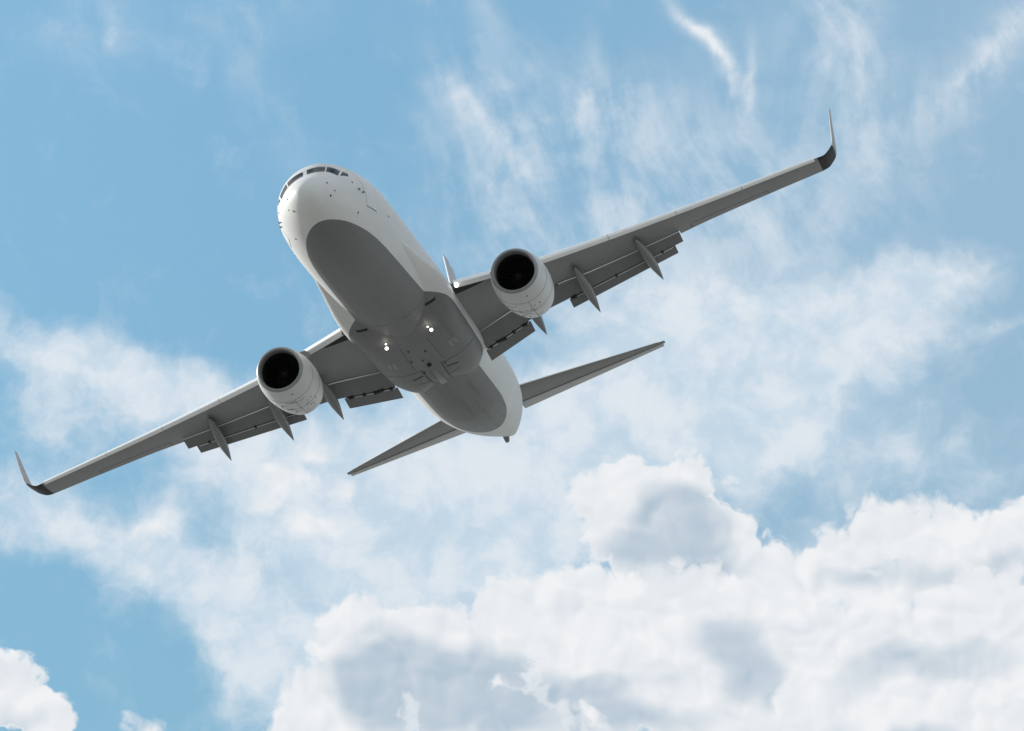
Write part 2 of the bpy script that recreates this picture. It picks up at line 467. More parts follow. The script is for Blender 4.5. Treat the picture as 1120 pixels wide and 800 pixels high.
def winglet_paint(t, b):
    co = t.texco('Object')
    z = t.sep(co)[2]
    n = t.noise(co, 5.0, 4)
    f = t.ss(t.m('ADD', z, t.m('MULTIPLY', t.m('SUBTRACT', n, 0.5), 0.1)), 1.36, 1.44)
    c = grime(t, t.mix(f, (0.02, 0.019, 0.018), (0.40, 0.39, 0.38)), 0.15)
    t.put(b.inputs['Base Color'], c)
    b.inputs['Roughness'].default_value = 0.55
    b.inputs['Specular IOR Level'].default_value = 0.12


def emit(col, strength):
    def f(t, b):
        t.put(b.inputs['Base Color'], col)
        t.put(b.inputs['Emission Color'], col)
        b.inputs['Emission Strength'].default_value = strength
    return f


def ground_mat(t, b):
    co = t.texco('Object')
    n1 = t.noise(co, 0.01, 8, 0.6)
    n2 = t.noise(co, 0.8, 6, 0.65)
    c = t.mix(n1, (0.28, 0.275, 0.26), (0.35, 0.345, 0.33))
    c = t.mix(t.m('MULTIPLY', n2, 0.5), c, (0.23, 0.225, 0.205))
    t.put(b.inputs['Base Color'], c)
    b.inputs['Roughness'].default_value = 0.95


M = {}
M['fuselage'] = material('fuselage_paint', fuselage_paint)
M['white'] = material('white_paint', plain(WHITE, 0.45, 0, 0.12, 1.1, 0.0, 0.25))
M['nacelle'] = material('nacelle_paint', plain((0.55, 0.545, 0.535), 0.42, 0, 0.14, 1.5, 0.0, 0.3))
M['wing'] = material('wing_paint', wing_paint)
M['grey'] = material('grey_paint', plain(GREY, 0.4, 0, 0.2, 1.2))
M['flap'] = material('flap_paint', plain((0.150, 0.149, 0.148), 0.5, 0, 0.22, 1.6))
M['belly'] = material('belly_paint', plain((0.172, 0.170, 0.169), 0.42, 0, 0.22, 1.2))
M['slat'] = material('slat_metal', plain((0.86, 0.855, 0.845), 0.40, 0.3, 0.1, 2.0))
M['tail'] = material('tail_paint', plain((0.40, 0.395, 0.39), 0.45, 0, 0.12, 1.2, 0.0, 0.3))
M['lip_light'] = material('lip_light_strip', plain((0.86, 0.86, 0.84), 0.4, 0.0, 0.08, 2.0))  # pale colour stands in for bright light lines along the flap gaps
M['lip'] = material('lip_metal', plain((0.25, 0.25, 0.252), 0.42, 0.3, 0.1, 2.0))
M['elevator'] = material('elevator_paint', plain((0.42, 0.415, 0.405), 0.38, 0, 0.12, 1.5))
M['dark'] = material('shade_and_fittings_black', plain((0.012, 0.012, 0.012), 0.8, 0, 0.2))  # near-black in place of shade in gaps; also small dark fittings
M['duct'] = material('inlet_duct', plain((0.014, 0.014, 0.0145), 0.6, 0, 0.2))
M['fan'] = material('fan_metal', plain((0.013, 0.0135, 0.015), 0.5, 0.3, 0.2))
M['spinner'] = material('spinner_black', plain((0.02, 0.02, 0.022), 0.4, 0, 0.2))
M['seam'] = material('panel_seam', plain((0.05, 0.05, 0.05), 0.7, 0, 0.2))
M['placard'] = material('placard_ink', plain((0.14, 0.14, 0.14), 0.6, 0, 0.2))
M['exhaust'] = material('exhaust_metal', plain((0.30, 0.28, 0.26), 0.4, 0.8, 0.25, 3))
M['glass'] = material('cockpit_glass', plain((0.012, 0.013, 0.015), 0.08, 0, 0.05, 1, 0.0, 0.3))
M['winglet'] = material('winglet_paint', winglet_paint)
M['lamp'] = material('lit_lamp', emit((1.0, 0.97, 0.9), 4.5))
M['ground'] = material('airfield_ground', ground_mat)


# ------------------------------------------------------------------ mesh helpers
def tri_pchip(xs, ys):
    xs = np.asarray(xs, float)
    ys = np.asarray(ys, float)
    h = np.diff(xs)
    d = np.diff(ys) / h
    mm = np.zeros(len(xs))
    for i in range(1, len(xs) - 1):
        if d[i - 1] * d[i] > 0:
            w1 = 2 * h[i] + h[i - 1]
            w2 = h[i] + 2 * h[i - 1]
            mm[i] = (w1 + w2) / (w1 / d[i - 1] + w2 / d[i])
    mm[0] = d[0]
    mm[-1] = d[-1]

    def f(x):
        x = min(max(x, xs[0]), xs[-1])
        i = min(max(int(np.searchsorted(xs, x)) - 1, 0), len(h) - 1)
        t = (x - xs[i]) / h[i]
        return float((1 + 2 * t) * (1 - t) ** 2 * ys[i] + t * (1 - t) ** 2 * h[i] * mm[i]
                     + t * t * (3 - 2 * t) * ys[i + 1] + t * t * (t - 1) * h[i] * mm[i + 1])
    return f


def loft(bm, rings, closed=True, cap0=False, cap1=False):
    vs = [[bm.verts.new(p) for p in r] for r in rings]
    k = len(rings[0])
    for i in range(len(vs) - 1):
        for j in range(k if closed else k - 1):
            q = [vs[i][j], vs[i][(j + 1) % k], vs[i + 1][(j + 1) % k], vs[i + 1][j]]
            if len({v for v in q}) == 4:
                bm.faces.new(q)
    if cap0:
        bm.faces.new(list(reversed(vs[0])))
    if cap1:
        bm.faces.new(vs[-1])
    return vs


def build(name, bm, mat, parent=None, sharp=38.0, recalc=True, weld=1e-4):
    if weld:
        bmesh.ops.remove_doubles(bm, verts=bm.verts, dist=weld)
    if recalc:
        bmesh.ops.recalc_face_normals(bm, faces=bm.faces)
    lim = rad(sharp)
    for f in bm.faces:
        f.smooth = True
    for ed in bm.edges:
        if len(ed.link_faces) == 2 and ed.calc_face_angle(0) > lim:
            ed.smooth = False
    me = bpy.data.meshes.new(name)
    bm.to_mesh(me)
    bm.free()
    me.materials.append(mat)
    o = bpy.data.objects.new(name, me)
    COL.objects.link(o)
    if parent is not None:
        o.parent = parent
    return o


def box_between(bm, pts8):
    v = [bm.verts.new(p) for p in pts8]
    for f in ((0, 3, 2, 1), (4, 5, 6, 7), (0, 1, 5, 4), (1, 2, 6, 5), (2, 3, 7, 6), (3, 0, 4, 7)):
        bm.faces.new([v[i] for i in f])


def tube(bm, p0, p1, r0, r1=None, n=12):
    r1 = r0 if r1 is None else r1
    p0, p1 = Vector(p0), Vector(p1)
    d = (p1 - p0).normalized()
    u = d.orthogonal().normalized()
    w = d.cross(u)
    rings = []
    for p, r in ((p0, r0), (p1, r1)):
        rings.append([p + (u * math.cos(q) + w * math.sin(q)) * r for q in [2 * math.pi * i / n for i in range(n)]])
    loft(bm, rings, True, True, True)


def bvh_of(o):
    bm = bmesh.new()
    bm.from_mesh(o.data)
    t = BVHTree.FromBMesh(bm)
    bm.free()
    return t


# ------------------------------------------------------------------ ground
bm = bmesh.new()
N = 96
c0 = bm.verts.new((0, 0, 0))
prev = None
for R_ in (200.0, 2000.0, 15000.0, 60000.0):
    ring = [bm.verts.new((R_ * math.cos(2 * math.pi * i / N), R_ * math.sin(2 * math.pi * i / N), 0)) for i in range(N)]
    for i in range(N):
        j = (i + 1) % N
        if prev is None:
            bm.faces.new((c0, ring[i], ring[j]))
        else:
            bm.faces.new((prev[i], ring[i], ring[j], prev[j]))
    prev = ring
g = build('ground', bm, M['ground'])
g['kind'] = 'structure'

# ------------------------------------------------------------------ the airliner
# local frame of the aircraft: x aft from the nose, y to its right wing, z up from the centre line
plane = bpy.data.objects.new('passenger_jet', None)
COL.objects.link(plane)
plane['label'] = "white twin-engine passenger jet with grey belly and upturned winglets, banking overhead with flaps lowered"
plane['category'] = "airplane"
ROT = Matrix(((0.20213468, -0.91886395, -0.33886666),
              (0.96923413, 0.23731065, -0.06533651),
              (0.14045203, -0.31523436, 0.93856301)))
plane.matrix_world = Matrix.Translation((-7.46088, 143.82415, 73.01085)) @ ROT.to_4x4()

# ---- fuselage
FT = tri_pchip([0, .05, .2, .5, 1.0, 1.55, 2.0, 2.55, 3.1, 3.7, 4.4, 5.2, 6.2, 8, 30.5, 33, 35, 36.6, 37.6, 37.95],
               [-.55, -.36, -.19, .02, .28, .56, .95, 1.26, 1.40, 1.51, 1.63, 1.76, 1.88, 1.99, 2.0, 1.93, 1.74, 1.4, 1.08, .9])
FB = tri_pchip([0, .05, .2, .5, 1.0, 1.5, 2.0, 3.0, 4.0, 5.0, 6.2, 8, 24.0, 26, 28, 30, 32, 34, 36, 37.4, 37.95],
               [-.55, -.77, -.98, -1.22, -1.46, -1.62, -1.74, -1.90, -1.99, -2.04, -2.06, -2.06, -2.06, -2.0, -1.76, -1.4, -.98, -.52, -.02, .33, .5])
FW = tri_pchip([0, .05, .2, .5, 1.0, 1.5, 2.0, 3.0, 4.0, 5.0, 6.2, 8, 25.0, 28, 30, 32, 34, 36, 37.4, 37.95],
               [0, .20, .41, .68, .96, 1.19, 1.38, 1.63, 1.79, 1.87, 1.92, 1.93, 1.93, 1.88, 1.78, 1.58, 1.25, .8, .4, .24])
FZ = tri_pchip([0, 1.5, 3, 6, 24, 28, 32, 36, 37.95], [-.55, -.42, -.2, 0, 0, .12, .36, .6, .68])


def fus(x, th, off=0.0):
    """point on the fuselage skin; th = 0 at the right side, pi/2 at the top"""
    zt, zb, w, zc = FT(x), FB(x), FW(x), FZ(x)
    s, c = math.sin(th), math.cos(th)
    ht = (zt - zc) if s >= 0 else (zc - zb)
    return Vector((x, w * c, zc + ht * s)) + Vector((0, c, s)) * off


xs = [0.0, .012, .03, .06, .1, .16, .24, .34, .46, .6, .78] + list(np.arange(1.0, 6.5, .18)) + list(np.arange(6.6, 24, .6)) \
    + list(np.arange(24, 37.8, .3)) + [37.95]
bm = bmesh.new()
NA = 120
rings = [[fus(x, 2 * math.pi * i / NA) for i in range(NA)] for x in xs]
loft(bm, rings, True, False, True)
fuselage = build('fuselage', bm, M['fuselage'], plane, sharp=60)
FBVH = bvh_of(fuselage)


def fus_patch(name, corners, mat, parent, off, nu=10, nv=5, thick=0.012):
    """panel lying on the skin, corners as (x, theta) in order round the outline"""
    bm = bmesh.new()
    (x0, a0), (x1, a1), (x2, a2), (x3, a3) = corners
    top, bot = [], []
    for i in range(nu + 1):
        u = i / nu
        rt, rb = [], []
        for j in range(nv + 1):
            v = j / nv
            x = (1 - v) * ((1 - u) * x0 + u * x1) + v * ((1 - u) * x3 + u * x2)
            th = (1 - v) * ((1 - u) * a0 + u * a1) + v * ((1 - u) * a3 + u * a2)
            rt.append(fus(x, th, off))
            rb.append(fus(x, th, off - thick))
        top.append(rt)
        bot.append(rb)
    tv = loft(bm, top, False)
    bv = loft(bm, bot, False)
    rim = [(i, 0) for i in range(nu + 1)] + [(nu, j) for j in range(1, nv + 1)] + [(i, nv) for i in range(nu - 1, -1, -1)] + [(0, j) for j in range(nv - 1, 0, -1)]
    for k in range(len(rim)):
        p, q2 = rim[k], rim[(k + 1) % len(rim)]
        bm.faces.new((tv[p[0]][p[1]], tv[q2[0]][q2[1]], bv[q2[0]][q2[1]], bv[p[0]][p[1]]))
    return build(name, bm, mat, parent, weld=0)


# cockpit windows: centre pane, middle pane, rear pane on each side
D = math.pi / 180
for sg in (1, -1):
    def T(deg):
        return deg * D if sg > 0 else math.pi - deg * D
    for cs in ([(1.56, 86.4), (1.60, 56), (2.0, 57.5), (1.88, 86.7)],
               [(1.62, 53.5), (1.62, 30), (2.1, 34), (2.04, 55)],
               [(1.74, 26.5), (2.2, 19), (2.36, 24), (2.16, 31)]):
        fr = [(x, T(d)) for x, d in cs]
        w = fus_patch('cockpit_window', fr, M['glass'], fuselage, 0.008)

# forward cabin doors
for sg in (1, -1):
    def T(deg):
        return deg * D if sg > 0 else math.pi - deg * D
    fus_patch('door_seam', [(3.035, T(-22.2)), (4.005, T(-22.2)), (4.005, T(49.5)), (3.035, T(49.5))], M['seam'], fuselage, 0.003, 6, 12)
    fus_patch('cabin_door', [(3.05, T(-21.2)), (3.99, T(-21.2)), (3.99, T(49)), (3.05, T(49))], M['white'], fuselage, 0.006, 6, 12)

# ---- wings
def wz(y):
    return -1.10 + (y - 1.95) * 0.135


WLE = tri_pchip([1.2, 2.0, 2.6, 3.2, 4.6, 5.83, 10.93, 15.83, 16.75], [13.5, 14.05, 14.45, 14.85, 15.75, 16.45, 19.02, 21.28, 21.71])
WTE = tri_pchip([1.2, 4.0, 5.7, 10.6, 11.3, 14.3, 16.75], [21.6, 20.9, 20.75, 21.5, 21.62, 22.52, 23.38])
LIP = tri_pchip([1.2, 2.0, 4.2, 5.5, 6.8, 9.0, 10.7], [20.2, 20.05, 19.48, 19.45, 20.0, 20.68, 21.1])
def lerp(a, b, t):
    return a + (b - a) * t


def naca(s):
    return 5 * (0.2969 * math.sqrt(max(s, 0)) - 0.126 * s - 0.3516 * s * s + 0.2843 * s ** 3 - 0.1036 * s ** 4)


def wing_sec(y, sg, xle, xte, cut_l, cut_u, t=None, z=None):
    """closed airfoil ring at span y; lower skin ends at cut_l, upper skin at cut_u (x stations)"""
    c = xte - xle
    t = t if t is not None else lerp(0.125, 0.10, min(1, (y - 1.2) / 15))
    z = wz(y) if z is None else z
    zm = z + 0.36 * t * c * 0.95
    ring = []
    su, sl = (cut_u - xle) / c, (cut_l - xle) / c
    K = 22
    for i in range(K + 1):
        s = su * (1 - math.cos(math.pi * (1 - i / K) / 2)) if False else su * ((1 - i / K) ** 1.8)
        ring.append(Vector((xle + s * c, sg * y, zm + 0.64 * t * c * naca(s))))
    for i in range(1, K + 1):
        s = sl * ((i / K) ** 1.8)
        ring.append(Vector((xle + s * c, sg * y, zm - 0.36 * t * c * naca(s))))
    return ring


def panel(bm, y0, y1, sg, f, n=8, t=0.1):
    """flap-like panel: f(y) gives (x_le, z_le, x_te, z_te, thickness)"""
    rings = []
    for i in range(n + 1):
        y = lerp(y0, y1, i / n)
        x0, z0, x1, z1, th = f(y)
        ring = []
        K = 10
        for k in range(K + 1):
            s = (1 - k / K) ** 1.7
            ring.append(Vector((lerp(x0, x1, s), sg * y, lerp(z0, z1, s) + th * 0.62 * naca(s) * 1.0)))
        for k in range(1, K + 1):
            s = (k / K) ** 1.7
            ring.append(Vector((lerp(x0, x1, s), sg * y, lerp(z0, z1, s) - th * 0.38 * naca(s))))
        rings.append(ring)
    loft(bm, rings, True, True, True)


def low_z(y, x):
    """height of the wing's lower skin"""
    xle, xte = WLE(y), WTE(y)
    c = xte - xle
    t = lerp(0.125, 0.10, min(1, (y - 1.2) / 15))
    s = min(max((x - xle) / c, 0), 1)
    return wz(y) + 0.36 * t * c * (0.95 - naca(s))


def make_wing(sg):
    bm = bmesh.new()
    ys = [1.2, 1.6, 2.0, 2.3, 2.6, 3.2, 3.9, 4.6, 5.2, 5.83, 6.6, 7.5, 8.4, 9.3, 10.1, 10.69]
    rings = []
    for y in ys:
        rings.append(wing_sec(y, sg, WLE(y), WTE(y), LIP(y), LIP(y) + 0.12))
    loft(bm, rings, True, True, True)
    rings = []
    for y in [10.69, 11.3, 12, 13, 14, 15, 16, 16.75]:
        rings.append(wing_sec(y, sg, WLE(y), WTE(y), WTE(y), WTE(y)))
    loft(bm, rings, True, True, True)
    wing = build('wing', bm, M['wing'], plane)

    # slats along the leading edge: outboard of the engine, and the Krueger panel inboard
    def slat(y0, y1, ahead, drop, name, n=12):
        bm = bmesh.new()
        rings = []
        for i in range(n + 1):
            y = lerp(y0, y1, i / n)
            x0 = WLE(y) - ahead
            zc = wz(y) + 0.36 * 0.11 * (WTE(y) - WLE(y)) - drop
            ch = lerp(0.62, 0.34, (y - 2) / 15)
            hh = lerp(0.15, 0.07, (y - 2) / 15)
            ring = []
            for k in range(25):
                q = math.pi * (k / 24) - math.pi / 2
                # rounded nose, open to the rear
                xx = x0 + ch * (1 - math.cos(q)) * (.42 if q < 0 else 1.0)
                ring.append(Vector((xx, sg * y, zc + hh * math.sin(q) * (1.7 if q > 0 else .85))))
            ring.append(Vector((x0 + ch * .6, sg * y, zc + hh * .5)))
            ring.append(Vector((x0 + ch * .42, sg * y, zc - hh * .3)))
            rings.append(ring)
        loft(bm, rings, True, True, True)
        return build(name, bm, M['slat'], wing)
    slat(5.55, 8.2, 0.16, 0.05, 'slat')
    slat(8.22, 10.9, 0.15, 0.05, 'slat')
    slat(10.92, 13.6, 0.14, 0.045, 'slat')
    slat(13.62, 16.62, 0.12, 0.04, 'slat')
    slat(2.35, 4.35, 0.38, 0.06, 'leading_edge_flap', 8)

    # flaps
    def main_in(y):
        t = (y - 1.9) / 2.1
        x0 = LIP(y) - 0.25
        return (x0, low_z(y, LIP(y)) + 0.10, lerp(20.92, 20.5, t), wz(y) - 0.24, 0.16)

    def aft_in(y):
        t = (y - 1.9) / 2.1
        return (lerp(21.0, 20.6, t), wz(y) - 0.24, lerp(21.62, 21.12, t), wz(y) - 0.53, 0.10)

    def main_out(y):
        t = (y - 5.6) / 5.0
        x0 = LIP(y) - 0.22
        return (x0, low_z(y, LIP(y)) + 0.09, lerp(20.55, 21.55, t), lerp(wz(y) - 0.26, wz(y) - 0.22, t), lerp(.15, .1, t))

    def aft_out(y):
        t = (y - 5.6) / 5.0
        return (lerp(20.63, 21.6, t), lerp(wz(y) - 0.26, wz(y) - 0.2, t), lerp(21.05, 21.98, t), lerp(wz(y) - 0.52, wz(y) - 0.4, t), lerp(.1, .07, t))

    for nm, y0, y1, f in (('flap', 1.95, 4.35, main_in), ('aft_flap', 1.9, 3.98, aft_in),
                          ('flap', 4.45, 10.66, main_out), ('aft_flap', 5.72, 10.3, aft_out)):
        bm = bmesh.new()
        panel(bm, y0, y1, sg, f)
        build(nm, bm, M['flap'], wing)

    # pale strips, painting in the light of the flap gaps, on the lip of the wing and on the nose of the aft flaps
    def strip(y0, y1, fx, fz, w, n=16, name='lip_light_strip', mat='lip_light'):
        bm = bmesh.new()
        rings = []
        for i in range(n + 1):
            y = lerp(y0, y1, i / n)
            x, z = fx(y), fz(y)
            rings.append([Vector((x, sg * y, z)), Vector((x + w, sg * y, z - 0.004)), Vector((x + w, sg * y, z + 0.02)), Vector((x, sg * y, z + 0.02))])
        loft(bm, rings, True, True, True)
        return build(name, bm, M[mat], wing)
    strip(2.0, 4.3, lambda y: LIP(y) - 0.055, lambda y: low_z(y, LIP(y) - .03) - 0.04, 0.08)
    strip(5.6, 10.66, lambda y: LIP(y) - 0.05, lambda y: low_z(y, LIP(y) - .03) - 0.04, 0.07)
    # near-black strips painting in the shade of the gap behind the lip
    strip(1.95, 4.4, lambda y: LIP(y) + 0.03, lambda y: low_z(y, LIP(y)) - 0.03, 0.13, name='cove_shade', mat='dark')
    strip(5.5, 10.64, lambda y: LIP(y) + 0.025, lambda y: low_z(y, LIP(y)) - 0.03, 0.11, name='cove_shade', mat='dark')
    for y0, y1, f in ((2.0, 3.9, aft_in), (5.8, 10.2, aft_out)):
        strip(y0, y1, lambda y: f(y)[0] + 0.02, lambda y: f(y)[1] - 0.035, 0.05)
        strip(y0, y1, lambda y: f(y)[0] - 0.1, lambda y: f(y)[1] + 0.0, 0.10, name='cove_shade', mat='dark')  # dark strip in place of the shade ahead of the aft flap

    for y_, f, dx, w in ((2.15, aft_in, .0, .1), (2.62, aft_in, .0, .42), (3.2, aft_in, .0, .12), (3.7, aft_in, .0, .22),
                         (5.9, aft_out, .0, .24), (7.75, aft_out, .0, .06), (9.75, aft_out, 0, .06)):
        x0_, z0_ = f(y_)[0], f(y_)[1]
        bm = bmesh.new()
        a_, b_ = sg * (y_ - w / 2), sg * (y_ + w / 2)
        box_between(bm, [(x0_ - .12, a_, z0_ - .05), (x0_ + .06, a_, z0_ - .06), (x0_ + .06, b_, z0_ - .06), (x0_ - .12, b_, z0_ - .05),
                         (x0_ - .12, a_, z0_ + .02), (x0_ + .06, a_, z0_ + .02), (x0_ + .06, b_, z0_ + .02), (x0_ - .12, b_, z0_ + .02)])
        build('flap_hinge', bm, M['dark'], wing)
    # near-black sheet on the skin, painted shade of the gap behind the inboard leading-edge flap
    bm = bmesh.new()
    rr = []
    for y_, w in ((2.12, .5), (2.4, .42), (2.8, .26), (3.15, .1), (3.3, .03)):
        x_ = WLE(y_) + .28
        rr.append([Vector((x_, sg * y_, low_z(y_, x_) - .012)), Vector((x_ + w, sg * y_, low_z(y_, x_ + w) - .012)),
                   Vector((x_ + w, sg * y_, low_z(y_, x_ + w) + .05)), Vector((x_, sg * y_, low_z(y_, x_) + .05))])
    loft(bm, rr, True, True, True)
    build('slot_shade', bm, M['dark'], wing)

    # flap track fairings
    for (yf, xf, xt, yt, zt, wd) in ((9.05, 19.0, 22.36, 9.33, -1.05, .2), (6.5, 18.3, 21.68, 6.59, -1.52, .21), (4.28, 17.9, 21.04, 4.35, -1.74, .21)):
        bm = bmesh.new()
        rings = []
        K = 22
        zf = wz(yf) + 0.03
        for i in range(K + 1):
            s = i / K
            x = lerp(xf, xt, s)
            y = lerp(yf, yt, s)
            # axis follows the wing, then droops with the flap
            zz = lerp(zf - 0.10, zt + 0.02, s ** 1.35)
            r = wd * (math.sin(math.pi * min(1, s / 0.9) * .5) ** .7 if s < .45 else 1) * (1 - max(0, (s - .5) / .5) ** 1.7 * .97)
            if s < .45:
                r = wd * (max(s, 0.0) / .45) ** .55
            r = max(r, .006)
            rings.append([Vector((x, sg * (y + r * math.cos(q)), zz + r * 1.25 * math.sin(q) + r * .2)) for q in [2 * math.pi * k / 16 for k in range(16)]])
        loft(bm, rings, True, True, True)
        build('flap_track_fairing', bm, M['grey'], wing)

    # aileron: panel gaps as thin dark grooves on the trailing edge
    def groove(pts, w=0.02, name='panel_gap', depth=0.004, mat='seam'):
        bm = bmesh.new()
        rings = []
        for k, (x, y) in enumerate(pts):
            a0 = Vector(pts[max(k - 1, 0)])
            a1 = Vector(pts[min(k + 1, len(pts) - 1)])
            d = (a1 - a0).normalized()
            nrm = Vector((-d.y, d.x)) * w / 2
            ring = []
            for s2, dz in ((-1, -depth), (1, -depth), (1, .02), (-1, .02)):
                X, Y = x + nrm.x * s2, y + nrm.y * s2
                ring.append(Vector((X, sg * Y, low_z(Y, X) + dz)))
            rings.append(ring)
        loft(bm, rings, True, True, True)
        return build(name, bm, M[mat], wing)
    hinge = [(WTE(y) - lerp(.62, .45, (y - 11.2) / 3.2), y) for y in (11.2, 12, 13, 14, 14.45)]
    groove(hinge)
    groove([(WTE(11.2) - .62, 11.2), (WTE(11.2) - .03, 11.2)])
    groove([(WTE(14.45) - .45, 14.45), (WTE(14.45) - .03, 14.45)])

    # winglet
    path = [(16.75, wz(16.75), 21.71, 23.38, .10), (17.0, wz(16.75) + .05, 21.86, 23.42, .10), (17.25, 1.10, 22.02, 23.48, .13), (17.42, 1.27, 22.17, 23.56, .15),
            (17.53, 1.5, 22.36, 23.66, .17), (17.59, 1.78, 22.6, 23.78, .18), (17.72, 2.5, 23.2, 24.12, .18), (17.86, 3.3, 23.95, 24.55, .18), (17.93, 3.66, 24.36, 24.78, .16)]
    pk = [0.0]
    for k in range(1, len(path)):
        pk.append(pk[-1] + math.dist(path[k][:2], path[k - 1][:2]))
    cols = [tri_pchip(pk, [p_[c_] for p_ in path]) for c_ in range(5)]
    path = [tuple(f_(pk[-1] * k / 40) for f_ in cols) for k in range(41)]
    bm = bmesh.new()
    rings = []
    for i, (y, z, x0, x1, t) in enumerate(path):
        pa, pb = path[max(i - 1, 0)], path[min(i + 1, len(path) - 1)]
        tg = Vector((0, pb[0] - pa[0], pb[1] - pa[1])).normalized()
        nr = Vector((0, -tg.z, tg.y))
        c = x1 - x0
        ring = []
        K = 14
        for k in range(K + 1):
            s = (1 - k / K) ** 1.8
            p = Vector((x0 + s * c, y, z + .36 * t * c * .95)) + nr * (.64 * t * c * naca(s))
            ring.append(Vector((p.x, sg * p.y, p.z)))
        for k in range(1, K + 1):
            s = (k / K) ** 1.8
            p = Vector((x0 + s * c, y, z + .36 * t * c * .95)) - nr * (.36 * t * c * naca(s))
            ring.append(Vector((p.x, sg * p.y, p.z)))
        rings.append(ring)
    loft(bm, rings, True, True, True)
    build('winglet', bm, M['winglet'], wing)
    return wing


WINGS = {sg: make_wing(sg) for sg in (1, -1)}

# ---- wing-to-body fairing under the belly
FX = [5.6, 6.6, 8.0, 9.5, 11, 12.4, 13.4, 15, 18, 20, 21.3, 22.0, 22.6]
HW = tri_pchip(FX, [1.40, 1.60, 1.80, 1.93, 2.07, 2.19, 2.22, 2.16, 2.08, 2.03, 1.96, 1.86, 1.70])
HB = tri_pchip(FX, [-1.1, -1.2, -1.3, -1.38, -1.46, -1.72, -2.0, -2.15, -2.25, -2.27, -2.26, -2.24, -2.2])


def fairing_z(x, y, zb, prof):
    """lower skin; aft of 18.6 it closes as two rounded lobes, one behind each wheel bay"""
    f = 1.0
    if x > 18.6:
        xe = 21.0 + 1.45 * math.exp(-((abs(y) - 1.12) / .62) ** 2)
        t = (x - 18.6) / (xe - 18.6)
        f = (1 - t ** 2.6) ** .5 if t < 1 else 0.0
    return -0.85 + (zb + .85) * prof * f


bm = bmesh.new()
rings = []
for x in np.concatenate([np.linspace(5.6, 18.5, 56), np.linspace(18.6, 22.6, 70)]):
    w, zb = HW(x), HB(x)
    ring = []
    for k in range(121):
        q = math.pi * k / 120
        c, s = math.cos(q), math.sin(q)
        p = 2.0 + .6 * min(1, max(0, (x - 12.0) / 2.5))
        y = w * math.copysign(abs(c) ** (2 / p), c)
        ring.append(Vector((x, y, fairing_z(x, y, zb, abs(s) ** (2 / p)))))
    for k in range(12):
        q = math.pi * (k + 1) / 13
        ring.append(Vector((x, -w * math.cos(q), -0.85 + .6 * math.sin(q))))
    rings.append(ring)
loft(bm, rings, True, True, True)
fairing = build('belly_fairing', bm, M['fuselage'], plane, sharp=75)
GBVH = bvh_of(fairing)


def under(x, y):
    """lowest skin of fairing or fuselage at plan position x, y"""
    best, nrm = None, Vector((0, 0, -1))
    for t in (GBVH, FBVH):
        h = t.ray_cast(Vector((x, y, -6)), Vector((0, 0, 1)))
        if h[0] is not None and (best is None or h[0].z < best.z):
            best, nrm = h[0], h[1]
    return best, nrm


def ribbon(name, pts, w, mat, parent, off=.004, th=.02, step=.12):
    """thin strip that follows the belly skin along a plan path"""
    path = []
    for k in range(len(pts) - 1):
        p0, p1 = Vector(pts[k]), Vector(pts[k + 1])
        n = max(1, int((p1 - p0).length / step))
        path += [p0.lerp(p1, i / n) for i in range(n)]
    path.append(Vector(pts[-1]))
    bm = bmesh.new()
    rings = []
    for k, p in enumerate(path):
        d = (path[min(k + 1, len(path) - 1)] - path[max(k - 1, 0)]).normalized()
        n2 = Vector((-d.y, d.x)) * w / 2
        ring = []
        for sg2, dz in ((-1, -off), (1, -off), (1, th), (-1, th)):
            q = p + n2 * sg2
            h, _ = under(q.x, q.y)
            if h is None:
                break
            ring.append(Vector((q.x, q.y, h.z + dz)))
        if len(ring) == 4:
            rings.append(ring)
    if len(rings) > 1:
        loft(bm, rings, True, True, True)
    return build(name, bm, mat, parent)


def block(name, x, y, lx, ly, h, mat, parent, yaw=0.0, taper=.75):
    """small box-like fitting standing out of the belly"""
    bm = bmesh.new()
    c, s_ = math.cos(yaw), math.sin(yaw)
    z = under(x, y)[0].z
    lo, hi = [], []
    for a_, b_ in ((-1, -1), (1, -1), (1, 1), (-1, 1)):
        for lst, k, zz in ((lo, taper, z - h), (hi, 1.0, z + .05)):
            px, py = a_ * lx / 2 * k, b_ * ly / 2 * k
            lst.append((x + px * c - py * s_, y + px * s_ + py * c, zz))
    box_between(bm, hi + lo)
    return build(name, bm, mat, parent)


for sg in (1, -1):
    ribbon('panel_seam', [(18.25, sg * 1.9), (17.95, sg * 1.6), (17.85, sg * 1.1), (17.75, sg * .45)], .05, M['seam'], fairing)
    ribbon('panel_seam', [(12.0, sg * .25), (12.15, sg * 1.3)], .025, M['seam'], fairing)
    ribbon('panel_seam', [(17.7, sg * .42), (20.4, sg * .34)], .055, M['seam'], fairing)
    ribbon('panel_seam', [(14.8, sg * .55), (17.4, sg * .62)], .02, M['seam'], fairing)
    ribbon('ram_air_inlet', [(12.62, sg * 1.18), (12.72, sg * 1.62)], .15, M['dark'], fairing, .006)
    ribbon('wheel_bay_gap', [(18.35, sg * .5), (18.6, sg * .95)], .09, M['dark'], fairing, .006)
    ribbon('panel_seam', [(19.3, sg * .42), (19.2, sg * .9)], .05, M['seam'], fairing)
    ribbon('access_panel', [(16.2, sg * 1.25), (16.85, sg * 1.28)], .3, M['grey'], fairing, .006)
block('drain_mast', 17.35, .0, .22, .18, .10, M['dark'], fairing)
block('keel_beam', 19.1, 0, 2.2, .26, .07, M['belly'], fairing)
for x, y in ((15.3, .35), (15.9, -.2), (16.4, .5), (16.7, .1), (18.0, .35), (17.9, -.55)):
    block('belly_antenna', x, y, .12, .045, .06, M['dark'], fairing)

